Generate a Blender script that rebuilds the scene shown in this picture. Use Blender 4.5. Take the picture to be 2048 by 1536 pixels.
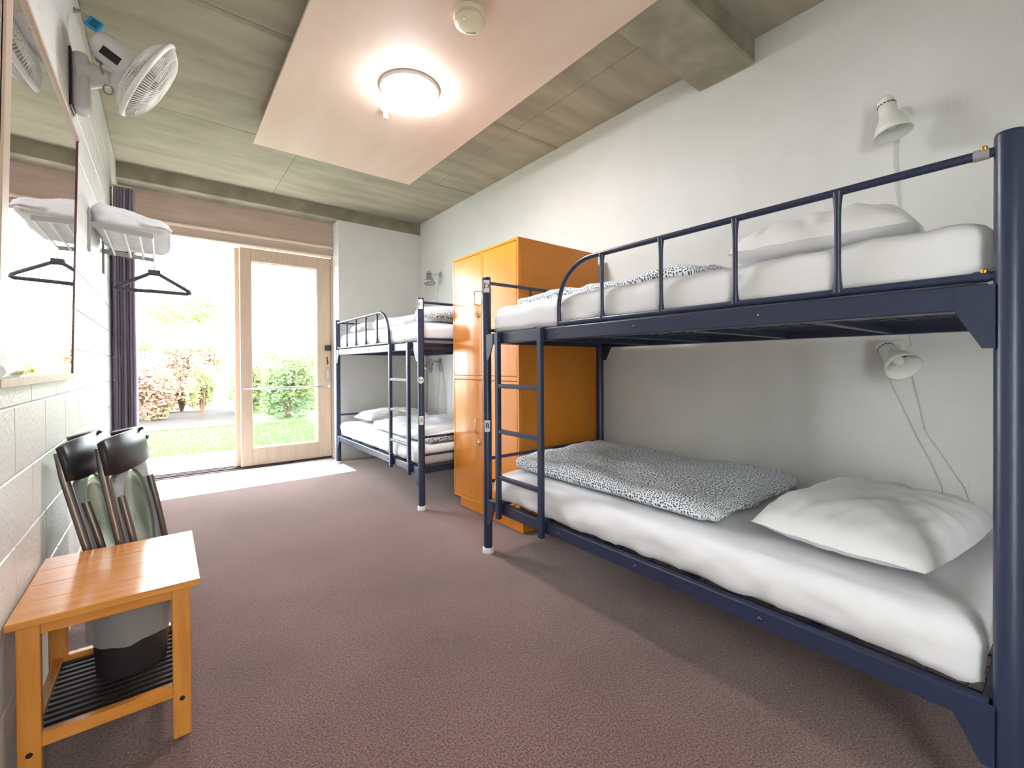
import bpy, bmesh, math, random
from mathutils import Vector, Matrix, noise
random.seed(7)
PI = math.pi
for o in list(bpy.data.objects): bpy.data.objects.remove(o)
scene = bpy.context.scene
COL = scene.collection

# ------------------------------------------------------------------ camera, sky, exposure
FPX, YAW, PITCH, ROLL, CY = 885.0, math.radians(38.2), math.radians(-.40), math.radians(-.343), 736.0
fw = Vector((math.sin(YAW)*math.cos(PITCH), math.cos(YAW)*math.cos(PITCH), math.sin(PITCH)))
r0 = Vector((math.cos(YAW), -math.sin(YAW), 0)); u0 = r0.cross(fw)
rt = r0*math.cos(ROLL) + u0*math.sin(ROLL); up = u0*math.cos(ROLL) - r0*math.sin(ROLL)
cd = bpy.data.cameras.new('camera'); cam = bpy.data.objects.new('camera', cd); COL.objects.link(cam)
cam.matrix_world = Matrix(((rt.x, up.x, -fw.x, 0), (rt.y, up.y, -fw.y, 0), (rt.z, up.z, -fw.z, 1.05), (0, 0, 0, 1)))
cd.sensor_width = 36; cd.lens = FPX/2048*36; cd.shift_y = (CY-768)/2048; cd.clip_start = .02; cd.clip_end = 200
scene.camera = cam
w = bpy.data.worlds.new('overcast_sky'); scene.world = w; w.use_nodes = True
bgn = w.node_tree.nodes['Background']; bgn.inputs[0].default_value = (.905, .957, 1, 1); bgn.inputs[1].default_value = 24.0
vs = scene.view_settings
vs.view_transform = 'Standard'; vs.look = 'None'; vs.gamma = 1; vs.use_curve_mapping = False; vs.exposure = 0.14

# ------------------------------------------------------------------ materials
def lin(c):
    return tuple(((v/255)/12.92 if v/255 <= .04045 else ((v/255+.055)/1.055)**2.4) for v in c)
def M(name, rgb, rough=.5, metal=0, var=0, vscale=8, stretch=(1, 1, 1), bump=0, bscale=60, bstretch=None, spec=.5, coat=0, rgb2=None, detail=4):
    m = bpy.data.materials.new(name); m.use_nodes = True
    nt = m.node_tree; N = nt.nodes; L = nt.links; b = N['Principled BSDF']
    c = lin(rgb)
    b.inputs['Base Color'].default_value = (*c, 1); b.inputs['Roughness'].default_value = rough
    b.inputs['Metallic'].default_value = metal; b.inputs['Specular IOR Level'].default_value = spec
    if coat: b.inputs['Coat Weight'].default_value = coat; b.inputs['Coat Roughness'].default_value = .15
    tc = N.new('ShaderNodeTexCoord')
    if var or rgb2:
        mp = N.new('ShaderNodeMapping'); mp.inputs['Scale'].default_value = stretch; L.new(tc.outputs['Object'], mp.inputs[0])
        nz = N.new('ShaderNodeTexNoise'); nz.inputs['Scale'].default_value = vscale; nz.inputs['Detail'].default_value = detail; L.new(mp.outputs[0], nz.inputs['Vector'])
        rp = N.new('ShaderNodeValToRGB')
        c2 = lin(rgb2) if rgb2 else tuple(v*(1+var) for v in c); c1 = c if rgb2 else tuple(v*(1-var) for v in c)
        rp.color_ramp.elements[0].position = .32; rp.color_ramp.elements[1].position = .68
        rp.color_ramp.elements[0].color = (*c1, 1); rp.color_ramp.elements[1].color = (*c2, 1)
        L.new(nz.outputs[0], rp.inputs[0]); L.new(rp.outputs[0], b.inputs['Base Color'])
    if bump:
        mp2 = N.new('ShaderNodeMapping'); mp2.inputs['Scale'].default_value = bstretch or (1, 1, 1); L.new(tc.outputs['Object'], mp2.inputs[0])
        n2 = N.new('ShaderNodeTexNoise'); n2.inputs['Scale'].default_value = bscale; n2.inputs['Detail'].default_value = 3; L.new(mp2.outputs[0], n2.inputs['Vector'])
        bp = N.new('ShaderNodeBump'); bp.inputs['Strength'].default_value = bump; bp.inputs['Distance'].default_value = .01
        L.new(n2.outputs[0], bp.inputs['Height']); L.new(bp.outputs[0], b.inputs['Normal'])
    return m
def emit(name, rgb, s):
    m = M(name, rgb, .3); b = m.node_tree.nodes['Principled BSDF']
    b.inputs['Emission Color'].default_value = (*lin(rgb), 1); b.inputs['Emission Strength'].default_value = s
    return m
MT = {}
MT['white_wall'] = M('white_plaster', (224, 225, 222), .75, var=.03, vscale=3, bump=.16, bscale=14, bstretch=(6, 6, .8))
MT['white_block'] = M('white_block_paint', (228, 229, 226), .42, var=.02, vscale=5, bump=.3, bscale=55)
MT['white_flat'] = M('white_paint_flat', (225, 225, 222), .6, var=.02, vscale=4, bump=.15, bscale=25)
MT['concrete'] = M('concrete', (160, 152, 134), .8, var=.16, vscale=3.5, stretch=(.5, 2.2, 1), bump=.25, bscale=40, detail=8)
MT['concrete2'] = M('concrete_beam', (150, 144, 126), .8, var=.2, vscale=6, bump=.35, bscale=30, detail=8)
MT['ply'] = M('washed_plywood', (228, 208, 192), .55, rgb2=(220, 194, 176), vscale=1.6, stretch=(2.2, .5, 1), detail=6, bump=.05, bscale=25, bstretch=(8, 1, 1))
MT['timber'] = M('pale_timber', (198, 178, 164), .55, rgb2=(188, 164, 148), vscale=5, stretch=(.6, 3, 6), detail=6)
MT['timber_lt'] = M('pale_timber_bead', (232, 216, 198), .5, var=.04, vscale=20)
MT['doorwood'] = M('door_timber', (206, 182, 160), .45, rgb2=(196, 170, 148), vscale=6, stretch=(6, 6, .6), detail=5)
MT['dark_metal'] = M('dark_track_metal', (82, 66, 66), .5, metal=.3)
MT['tile'] = M('floor_tile', (205, 205, 204), .18, var=.03, vscale=3, spec=.6)
MT['grout'] = M('grout', (150, 148, 146), .8)
MT['navy'] = M('navy_powder_coat', (40, 48, 73), .34, var=.03, vscale=30, spec=.5, bump=.04, bscale=180)
MT['cap'] = M('white_plastic_foot', (214, 212, 204), .45)
MT['sheet'] = M('white_cotton_sheet', (226, 226, 229), .85, var=.015, vscale=5, bump=.2, bscale=22, spec=.2)
MT['pillow'] = M('white_pillow_cotton', (236, 236, 238), .85, bump=.1, bscale=30, spec=.2)
MT['plastic_white'] = M('white_plastic', (228, 228, 222), .4)
MT['cream_plastic'] = M('cream_plastic', (226, 216, 188), .4)
MT['grey_plastic'] = M('fan_grey_plastic', (208, 204, 204), .45)
MT['lampwhite'] = M('lamp_white_enamel', (232, 233, 226), .35)
MT['silver'] = M('silver_metal', (178, 178, 176), .35, metal=.8)
MT['chrome'] = M('chrome', (220, 220, 222), .12, metal=1)
MT['black'] = M('black_plastic', (34, 34, 40), .38)
MT['blackflat'] = M('black_print', (18, 18, 20), .7)
MT['label'] = M('white_label', (238, 238, 236), .5)
MT['pine'] = M('oiled_pine', (214, 146, 66), .22, rgb2=(196, 122, 46), vscale=7, stretch=(.7, 7, 7), detail=5, coat=.6)
MT['pine_leg'] = M('oiled_pine_leg', (208, 140, 60), .38, rgb2=(192, 120, 46), vscale=7, stretch=(7, 7, .7), detail=5)
MT['slat'] = M('dark_slat', (38, 30, 30), .55)
MT['bin'] = M('charcoal_bin', (52, 46, 50), .5)
MT['locker'] = M('orange_laminate', (214, 136, 44), .27, rgb2=(206, 126, 36), vscale=6, stretch=(4, 4, .5), detail=5, spec=.5, coat=.25)
MT['locker_side'] = M('orange_laminate_side', (198, 120, 26), .5, var=.05, vscale=60)
MT['alu'] = M('brushed_tube', (138, 130, 126), .33, metal=.85)
MT['seatgrey'] = M('satin_grey_seat', (150, 153, 155), .38, metal=.25)
MT['seatmetal'] = M('polished_seat_dish', (176, 190, 168), .2, metal=.85)
MT['hanger'] = M('dark_hanger', (60, 60, 68), .45)
MT['rackmetal'] = M('rack_grey_metal', (158, 156, 156), .4, metal=.3)
MT['blue'] = M('blue_tag', (24, 140, 190), .5)
MT['brass'] = M('brass_bolt', (196, 150, 70), .3, metal=.9)
MT['mirror'] = M('mirror_silver', (232, 228, 226), .015, metal=1)
MT['maroon'] = M('maroon_edge', (92, 44, 48), .4)
MT['paving'] = M('concrete_paving', (196, 194, 188), .8, var=.06, vscale=5)
MT['mulch'] = M('bark_mulch', (40, 29, 23), .95, rgb2=(26, 19, 15), vscale=14, bump=.8, bscale=18)
MT['grassbase'] = M('grass_soil', (78, 102, 58), .95, rgb2=(88, 110, 64), vscale=6)
MT['bark'] = M('shrub_bark', (98, 78, 62), .9, var=.2, vscale=20)
MT['lampglow'] = emit('opal_lamp_glow', (252, 252, 255), 150)
MT['cable'] = M('white_cable', (214, 213, 206), .5)
MT['greycable'] = M('grey_cable', (150, 148, 150), .5)

def carpet():
    m = M('plum_carpet', (118, 92, 87), .98, rgb2=(99, 76, 72), vscale=1.6, detail=10, bump=.55, bscale=260, spec=.1)
    nt = m.node_tree; N = nt.nodes; L = nt.links; b = N['Principled BSDF']
    src = b.inputs['Base Color'].links[0].from_socket
    tc = N.new('ShaderNodeTexCoord'); nz = N.new('ShaderNodeTexNoise'); nz.inputs['Scale'].default_value = 170; nz.inputs['Detail'].default_value = 3
    L.new(tc.outputs['Object'], nz.inputs['Vector'])
    rp = N.new('ShaderNodeValToRGB'); rp.color_ramp.elements[0].position = .34; rp.color_ramp.elements[1].position = .66
    rp.color_ramp.elements[0].color = (.42, .4, .39, 1); rp.color_ramp.elements[1].color = (1.55, 1.52, 1.5, 1)
    L.new(nz.outputs[0], rp.inputs[0])
    mx = N.new('ShaderNodeMixRGB'); mx.blend_type = 'MULTIPLY'; mx.inputs[0].default_value = 1
    L.new(src, mx.inputs[1]); L.new(rp.outputs[0], mx.inputs[2]); L.new(mx.outputs[0], b.inputs['Base Color'])
    b.inputs['Sheen Weight'].default_value = .5; b.inputs['Sheen Roughness'].default_value = .35; b.inputs['Sheen Tint'].default_value = (1, .93, .92, 1)
    return m
MT['carpet'] = carpet()
def dotted():
    m = M('dotted_duvet_cotton', (235, 237, 238), .85, spec=.2)
    nt = m.node_tree; N = nt.nodes; L = nt.links; b = N['Principled BSDF']
    tc = N.new('ShaderNodeTexCoord'); mp = N.new('ShaderNodeMapping'); mp.inputs['Scale'].default_value = (1, 1, 1)
    nz = N.new('ShaderNodeTexNoise'); nz.inputs['Scale'].default_value = 3
    ad = N.new('ShaderNodeVectorMath'); ad.operation = 'MULTIPLY_ADD'; ad.inputs[1].default_value = (.05, .05, .05)
    L.new(tc.outputs['UV'], nz.inputs['Vector']); L.new(nz.outputs['Color'], ad.inputs[0]); L.new(tc.outputs['UV'], ad.inputs[2])
    L.new(ad.outputs[0], mp.inputs[0])
    vo = N.new('ShaderNodeTexVoronoi'); vo.voronoi_dimensions = '2D'; vo.inputs['Scale'].default_value = 84; vo.inputs['Randomness'].default_value = .55
    L.new(mp.outputs[0], vo.inputs['Vector'])
    rp = N.new('ShaderNodeValToRGB'); rp.color_ramp.elements[0].position = .27; rp.color_ramp.elements[1].position = .37
    rp.color_ramp.elements[0].color = (*lin((70, 86, 98)), 1); rp.color_ramp.elements[1].color = (*lin((238, 242, 246)), 1)
    L.new(vo.outputs['Distance'], rp.inputs[0]); L.new(rp.outputs[0], b.inputs['Base Color'])
    return m
MT['dots'] = dotted()
def glassmat(name, rough=0.0, tint=(.97, .985, .98), f=.06):
    m = bpy.data.materials.new(name); m.use_nodes = True
    nt = m.node_tree; N = nt.nodes; L = nt.links; N.remove(N['Principled BSDF'])
    t = N.new('ShaderNodeBsdfTransparent'); t.inputs[0].default_value = (*tint, 1)
    g = N.new('ShaderNodeBsdfGlossy'); g.inputs['Roughness'].default_value = rough
    mx = N.new('ShaderNodeMixShader'); mx.inputs[0].default_value = f
    L.new(t.outputs[0], mx.inputs[1]); L.new(g.outputs[0], mx.inputs[2]); L.new(mx.outputs[0], N['Material Output'].inputs[0])
    return m
MT['glass'] = glassmat('door_glass')
def liner():
    m = bpy.data.materials.new('clear_bin_liner'); m.use_nodes = True
    nt = m.node_tree; N = nt.nodes; L = nt.links; b = N['Principled BSDF']
    b.inputs['Base Color'].default_value = (.5, .48, .47, 1); b.inputs['Roughness'].default_value = .35
    t = N.new('ShaderNodeBsdfTransparent'); mx = N.new('ShaderNodeMixShader'); mx.inputs[0].default_value = .45
    L.new(t.outputs[0], mx.inputs[1]); L.new(b.outputs[0], mx.inputs[2]); L.new(mx.outputs[0], N['Material Output'].inputs[0])
    return m
MT['liner'] = liner()
def leafmat(name, a, b2, t=.35):
    m = M(name, a, .6, rgb2=b2, vscale=3.5, spec=.3)
    nt = m.node_tree; N = nt.nodes; L = nt.links; b = N['Principled BSDF']
    tr = N.new('ShaderNodeBsdfTranslucent'); src = b.inputs['Base Color'].links[0].from_socket; L.new(src, tr.inputs[0])
    mx = N.new('ShaderNodeMixShader'); mx.inputs[0].default_value = t
    L.new(b.outputs[0], mx.inputs[1]); L.new(tr.outputs[0], mx.inputs[2]); L.new(mx.outputs[0], N['Material Output'].inputs[0])
    return m
MT['curtain'] = leafmat('mauve_curtain_cloth', (206, 196, 212), (196, 186, 202), .6)
MT['leaf_green'] = leafmat('green_leaves', (124, 140, 88), (148, 162, 106))
MT['leaf_dark'] = leafmat('dark_green_leaves', (104, 124, 84), (126, 144, 96))
MT['leaf_red'] = leafmat('russet_leaves', (172, 132, 120), (160, 148, 116))
MT['leaf_lime'] = leafmat('lime_leaves', (160, 166, 108), (138, 148, 98))
MT['leaf_brown'] = leafmat('dry_brown_leaves', (150, 120, 88), (132, 128, 80))
MT['grass'] = leafmat('lawn_blades', (84, 108, 64), (94, 118, 70))

# ------------------------------------------------------------------ mesh helpers
ORG = {}
class MB:
    def __init__(s): s.v = []; s.f = []; s.sm = []
    def add(s, vs_, fs, smooth=False):
        n = len(s.v); s.v += [tuple(p) for p in vs_]; s.f += [tuple(i+n for i in f) for f in fs]; s.sm += [smooth]*len(fs); return s
    def box(s, x0, x1, y0, y1, z0, z1, bev=0):
        x0, x1 = min(x0, x1), max(x0, x1); y0, y1 = min(y0, y1), max(y0, y1); z0, z1 = min(z0, z1), max(z0, z1)
        V = [(x, y, z) for x in (x0, x1) for y in (y0, y1) for z in (z0, z1)]
        Fs = [(0, 1, 3, 2), (4, 6, 7, 5), (0, 4, 5, 1), (2, 3, 7, 6), (0, 2, 6, 4), (1, 5, 7, 3)]
        if not bev: return s.add(V, Fs)
        bm = bmesh.new(); bv = [bm.verts.new(p) for p in V]
        for f in Fs: bm.faces.new([bv[i] for i in f])
        bmesh.ops.bevel(bm, geom=bm.edges[:], offset=min(bev, .45*min(x1-x0, y1-y0, z1-z0)), segments=1, affect='EDGES')
        bm.verts.index_update(); r = s.add([v.co[:] for v in bm.verts], [[v.index for v in f.verts] for f in bm.faces]); bm.free(); return r
    def obox(s, c, ax, ay, az):
        """oriented box: centre and three half-axis vectors"""
        c = Vector(c); V = []
        for i in (-1, 1):
            for j in (-1, 1):
                for k in (-1, 1): V.append(c + Vector(ax)*i + Vector(ay)*j + Vector(az)*k)
        return s.add(V, [(0, 1, 3, 2), (4, 6, 7, 5), (0, 4, 5, 1), (2, 3, 7, 6), (0, 2, 6, 4), (1, 5, 7, 3)])
    def tube(s, path, r, n=10, caps=True, closed=False, radii=None):
        P = [Vector(p) for p in path]; m = len(P); rings = []; ref = None
        for i, p in enumerate(P):
            if closed: t = P[(i+1) % m]-P[i-1]
            else: t = P[min(i+1, m-1)]-P[max(i-1, 0)]
            t.normalize()
            if ref is None:
                a = Vector((0, 0, 1)) if abs(t.z) < .9 else Vector((1, 0, 0)); ref = (a - t*a.dot(t)).normalized()
            else: ref = (ref - t*ref.dot(t)).normalized()
            b = t.cross(ref); rr = radii[i] if radii else r
            rings.append([p + (ref*math.cos(2*PI*k/n) + b*math.sin(2*PI*k/n))*rr for k in range(n)])
        V = [q for g in rings for q in g]; Fs = []
        for i in range(m if closed else m-1):
            j = (i+1) % m
            for k in range(n): Fs.append((i*n+k, i*n+(k+1) % n, j*n+(k+1) % n, j*n+k))
        s.add(V, Fs, True)
        if caps and not closed:
            s.add(rings[0][::-1], [tuple(range(n))]); s.add(rings[-1], [tuple(range(n))])
        return s
    def lathe(s, prof, c=(0, 0, 0), axis=(0, 0, 1), n=28, caps=True):
        """prof: list of (radius, height along axis)"""
        ax = Vector(axis).normalized(); a = Vector((1, 0, 0)) if abs(ax.x) < .9 else Vector((0, 1, 0))
        e1 = (a-ax*a.dot(ax)).normalized(); e2 = ax.cross(e1); c = Vector(c); V = []
        for r, h in prof:
            for k in range(n): V.append(c+ax*h+(e1*math.cos(2*PI*k/n)+e2*math.sin(2*PI*k/n))*max(r, 1e-5))
        Fs = [(i*n+k, i*n+(k+1) % n, (i+1)*n+(k+1) % n, (i+1)*n+k) for i in range(len(prof)-1) for k in range(n)]
        s.add(V, Fs, True)
        if caps:
            if prof[0][0] > 1e-4: s.add(V[:n][::-1], [tuple(range(n))])
            if prof[-1][0] > 1e-4: s.add(V[-n:], [tuple(range(n))])
        return s
    def prism(s, poly, d):
        """poly: 3D points of a planar outline, d: extrusion vector"""
        n = len(poly); d = Vector(d); A = [Vector(p) for p in poly]; B = [p+d for p in A]
        return s.add(A+B, [tuple(range(n))[::-1], tuple(range(n, 2*n))] + [(i, (i+1) % n, n+(i+1) % n, n+i) for i in range(n)])
    def build(s, name, mat, parent=None, **kw):
        off = Vector((0, 0, 0)); p = parent
        while p is not None and p.parent is not None: p = p.parent
        if p is not None: off = p.location
        me = bpy.data.meshes.new(name); me.from_pydata([(v[0]-off[0], v[1]-off[1], v[2]-off[2]) for v in s.v], [], s.f)
        me.polygons.foreach_set('use_smooth', s.sm); me.validate(); me.update()
        bm = bmesh.new(); bm.from_mesh(me); bmesh.ops.recalc_face_normals(bm, faces=bm.faces[:]); bm.to_mesh(me); bm.free()
        me.materials.append(MT[mat] if isinstance(mat, str) else mat)
        o = bpy.data.objects.new(name, me); COL.objects.link(o); o.parent = parent
        return o
def tag(o, label=None, cat=None, group=None, kind=None):
    if label: o['label'] = label
    if cat: o['category'] = cat
    if group: o['group'] = group
    if kind: o['kind'] = kind
    return o
def thing(name, loc, label, cat, group=None, kind=None):
    o = bpy.data.objects.new(name, None); COL.objects.link(o); o.location = loc; o.empty_display_size = .05
    return tag(o, label, cat, group, kind)
def struct(mb, name, mat, label, cat): return tag(mb.build(name, mat), label, cat, kind='structure')
def rbox(x0, x1, y0, y1, z0, z1, r, step=.03, disp=None):
    """rounded box with evenly divided faces and an optional displacement function(p, n) -> offset vector"""
    mb = MB(); c = Vector(((x0+x1)/2, (y0+y1)/2, (z0+z1)/2)); h = Vector(((x1-x0)/2, (y1-y0)/2, (z1-z0)/2))
    r = min(r, h.x, h.y, h.z)
    inner = Vector((h.x-r, h.y-r, h.z-r)); idx = {}; V = []; Fs = []
    n = [max(2, int(2*h[i]/step)) for i in range(3)]
    def vert(q):
        k = tuple(round(v, 5) for v in q)
        if k not in idx:
            ci = Vector([max(-inner[i], min(inner[i], q[i])) for i in range(3)]); d = Vector(q)-ci
            nn = d.normalized() if d.length > 1e-9 else Vector((0, 0, 1)); p = c+ci+nn*r
            if disp: p = p+disp(p, nn)
            idx[k] = len(V); V.append(p)
        return idx[k]
    for a in range(3):
        b, e = (a+1) % 3, (a+2) % 3
        for sgn in (-1, 1):
            for i in range(n[b]):
                for j in range(n[e]):
                    quad = []
                    for di, dj in ((0, 0), (1, 0), (1, 1), (0, 1)):
                        q = [0, 0, 0]; q[a] = sgn*h[a]; q[b] = -h[b]+2*h[b]*(i+di)/n[b]; q[e] = -h[e]+2*h[e]*(j+dj)/n[e]
                        quad.append(vert(q))
                    Fs.append(quad if sgn > 0 else quad[::-1])
    mb.add(V, Fs, True); return mb
def nz(p, s, o=0): return noise.noise(Vector((p[0]*s+o, p[1]*s+o*1.7, p[2]*s-o)))
def letter_mesh(ch, size, fn):
    """outline of a character, placed by fn(u, v)"""
    cu = bpy.data.curves.new('letter', 'FONT'); cu.body = ch; cu.size = size; cu.align_x = 'CENTER'; cu.align_y = 'CENTER'; cu.resolution_u = 4
    cu.offset = size*.02
    t = bpy.data.objects.new('letter_tmp', cu); COL.objects.link(t); dg = bpy.context.evaluated_depsgraph_get()
    me = bpy.data.meshes.new_from_object(t.evaluated_get(dg)); mb = MB()
    mb.add([fn(v.co.x, v.co.y) for v in me.vertices], [tuple(p.vertices) for p in me.polygons])
    bpy.data.objects.remove(t); bpy.data.meshes.remove(me); return mb

# ------------------------------------------------------------------ the room
XL, XR, YF, YB, ZC = -.305, 2.52, 5.03, -.85, 2.80
TX = 1.50; TY = 4.44
mb = MB(); mb.box(XL, XR, YB, TY, -.12, 0); mb.box(TX, XR, TY, YF, -.12, 0)
struct(mb, 'floor', 'carpet', 'plum brown carpet covering the dormitory floor', 'floor')
tf = struct(MB().box(XL, TX, TY, 5.24, -.12, -.006), 'floor', 'grout', 'strip of pale glossy tiles inside the sliding door', 'floor')
xs = [XL, .108, .706, 1.304, TX]
for i in range(4):
    MB().box(xs[i]+.002, xs[i+1]-.002, TY+.002, 5.04-.002, -.02, 0, .0015).build('tile', 'tile', tf)
    MB().box(xs[i]+.002, xs[i+1]-.002, 5.04+.002, 5.238, -.02, 0, .0015).build('tile', 'tile', tf)
struct(MB().box(TX-.006, TX+.006, TY, YF, -.01, .004), 'trim_1', 'cap', 'pale edging strip where tiles meet carpet under the far bunk', 'trim')
# right wall, far wall, back wall; doorway and veranda are added for fill daylight
struct(MB().box(XR, XR+.15, YB, YF+.35, -.12, 3.0), 'wall_right', 'white_wall', 'long white rendered wall behind the beds', 'wall')
struct(MB().box(1.526, XR, YF, YF+.34, -.12, 2.665, .004), 'wall_far', 'white_flat', 'narrow white wall beside the sliding door', 'wall')
wb = MB().box(.42, XR+.15, YB-.12, YB, -.12, 3.0); wb.box(XL-.15, -.25, YB-.12, YB, -.12, 3.0); wb.box(-.25, .42, YB-.12, YB, 2.06, 3.0)  # doorway opening is invented, letting fill daylight in behind the camera
struct(MB().box(-5, 8, -4.7, -4.5, -.3, 3.0), 'wall_added_bounce', 'paving', 'unseen pale wall added to soften daylight through the added doorway', 'wall')  # unseen wall added to block direct sky and bounce softer fill
struct(wb, 'wall_back', 'white_flat', 'white wall with a doorway added to let in fill daylight', 'wall')
struct(MB().box(XL, .42, YB-.14, YB, -.12, 0), 'trim_6', 'dark_metal', 'dark threshold of the added doorway', 'threshold')  # threshold belongs to the invented doorway
struct(MB().box(-5, 8, -9, YB-.14, -.3, -.02), 'floor', 'concrete2', 'unseen concrete paving added outside the added doorway', 'paving')  # unseen ground added so no sky glow enters from below the horizon
struct(MB().box(-5, 8, -2.4, YB-.12, 2.4, 2.52), 'ceiling', 'white_flat', 'unseen white roof added to limit sky light through the added doorway', 'roof')  # unseen roof added to cut the sky light reaching the doorway
# left block wall
wl = struct(MB().box(XL-.16, XL-.006, YB, 5.5, -.12, 3.0), 'wall_left', 'white_block', 'white painted concrete block wall', 'wall')
zs = [0]+[.23+.18*k for k in range(14)]+[ZC]
blk = {}
for r in range(len(zs)-1):
    z0, z1 = zs[r], zs[r+1]; y = 2.076+(0 if r % 2 == 0 else .188)-.376*9
    while y < 5.36:
        a, b = max(y, YB), min(y+.376, 5.36)
        if b-a > .03:
            k = (round(b-a, 4), round(z1-z0, 4))
            if k not in blk:
                o = MB().box(-.008, 0, .0018, k[0]-.0018, .0018, k[1]-.0018, .0025).build('block', 'white_block', None); blk[k] = o.data
            else:
                o = bpy.data.objects.new('block', blk[k]); COL.objects.link(o)
            o.parent = wl; o.location = (XL, a, z0)
        y += .376
# ceiling with formwork panels
ce = struct(MB().box(XL-.15, XR+.15, YB-.12, YF+.02, ZC+.004, 3.0), 'ceiling', 'concrete', 'board marked bare concrete ceiling', 'ceiling')
cx = [XL, .88, 2.08, XR]; cyy = [YB, .2, 1.41, 2.62, 3.83, YF]
for i in range(3):
    for j in range(5):
        dz = random.choice((0, .001, .002))
        MB().box(cx[i]+.0015, cx[i+1]-.0015, cyy[j]+.002, cyy[j+1]-.002, ZC-dz, ZC+.006, .001).build('formwork_panel', 'concrete', ce)
for y, wd in ((2.62, .035), (3.83, .018)):
    MB().box(XL, XR, y-wd, y+.004, ZC-.0035, ZC+.002, .001).build('formwork_seam', 'concrete2', ce)
struct(MB().box(XL-.15, XR+.15, YF, YF+.5, 2.665, 3.0, .006), 'trim_2', 'concrete2', 'concrete beam along the wall over the sliding door', 'beam')
struct(MB().box(XL, XR, 1.065, 1.385, 2.662, ZC+.01, .012), 'trim_3', 'concrete2', 'concrete cross beam passing above the plywood panel', 'beam')
# timber over the door
f = struct(MB().box(XL, 1.526, 5.225, 5.26, 2.40, 2.665), 'trim_4', 'timber', 'pinkish plywood fascia above the sliding door', 'trim')
MB().box(XL, 1.526, 5.2, 5.262, 2.376, 2.4, .004).build('bead', 'timber_lt', f)
MB().box(XL, 1.526, 5.235, 5.42, 2.3, 2.376).build('head_board', 'timber', f)
MB().box(XL, 1.526, 5.222, 5.27, 2.284, 2.3, .003).build('bead', 'timber_lt', f)
MB().box(1.508, 1.527, 5.235, 5.42, 0, 2.3).build('jamb', 'timber', f)
MB().box(XL, -.2, 5.27, 5.42, 0, 2.3).build('jamb', 'timber', f)
th = struct(MB().box(XL, 1.526, 5.24, 5.44, -.1, .008), 'trim_5', 'dark_metal', 'dark metal sliding door threshold', 'threshold')
for y in (5.275, 5.335, 5.4): MB().box(XL, 1.526, y-.004, y+.004, .006, .02).build('track', 'dark_metal', th)

def leaf(nm, x0, x1, y0, y1, lab, hw):
    d = thing(nm, (x0, y0, .02), lab, 'door', kind='structure')
    z0, z1 = .022, 2.272; gx0, gx1, gz0, gz1 = x0+.1, x1-.145, .195, 2.145
    MB().box(x0, gx0, y0, y1, z0, z1, .004).build('stile', 'doorwood', d)
    MB().box(gx1, x1, y0, y1, z0, z1, .004).build('stile', 'doorwood', d)
    MB().box(gx0, gx1, y0, y1, z0, gz0, .004).build('bottom_rail', 'doorwood', d)
    MB().box(gx0, gx1, y0, y1, gz1, z1, .004).build('top_rail', 'doorwood', d)
    ym = (y0+y1)/2
    MB().box(gx0-.008, gx1+.008, ym-.003, ym+.003, gz0-.008, gz1+.008).build('pane', 'glass', d)
    b = MB()
    for (a0, a1, c0, c1) in ((gx0, gx0+.008, gz0, gz1), (gx1-.008, gx1, gz0, gz1), (gx0, gx1, gz0, gz0+.008), (gx0, gx1, gz1-.008, gz1)):
        b.box(a0, a1, y0+.004, ym-.003, c0, c1)
    b.build('glazing_bead', 'timber_lt', d)
    if hw:
        o = MB().tube([(x0+.03, y0-.045, .82), (x1-.03, y0-.045, .82)], .0085, 10).build('push_bar', 'chrome', d)
        for x in (x0+.035, x1-.035):
            MB().tube([(x, y0, .82), (x, y0-.045, .82)], .008, 8).lathe([(.017, 0), (.017, .006)], (x, y0-.006, .82), (0, 1, 0), 14).build('bracket', 'chrome', o)
        MB().box(x1-.072, x1-.008, y0-.03, y0, 1.225, 1.285, .004).build('lock', 'black', d)
        MB().tube([(x1-.045, y0-.004, 1.15), (x1-.052, y0-.018, 1.135), (x1-.048, y0-.02, 1.11), (x1-.04, y0-.018, 1.085), (x1-.045, y0-.004, 1.07)], .006, 8).build('latch', 'blackflat', d)
        p = MB().box(x1-.062, x1-.022, y0-.005, y0, .885, 1.03, .002).build('flush_pull', 'silver', d)
        MB().box(x1-.052, x1-.032, y0-.0065, y0-.004, .915, 1.0).build('recess', 'grey_plastic', p)
    return d
leaf('door_1', .615, 1.508, 5.262, 5.302, 'pale timber sliding door with a single glass pane', True)
leaf('door_2', .575, 1.508, 5.322, 5.362, 'second glazed timber door slid behind the first', False)
# entry door folded back beside the camera
d3 = thing('door_3', (-.28, 1.22, 0), 'white entry door opened flat against the block wall, with chrome lever', 'door', kind='structure')
MB().box(-.302, -.266, .42, 1.2, .01, 2.06, .003).build('door_leaf', 'white_flat', d3)
h = MB().lathe([(.026, 0), (.026, .008)], (-.266, 1.135, 1.045), (1, 0, 0), 20).build('rose', 'chrome', d3)
MB().tube([(-.262, 1.135, 1.045), (-.225, 1.137, 1.045), (-.208, 1.13, 1.045), (-.2, 1.11, 1.045), (-.2, 1.0, 1.045)], .0125, 12).build('lever', 'chrome', d3)

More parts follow.
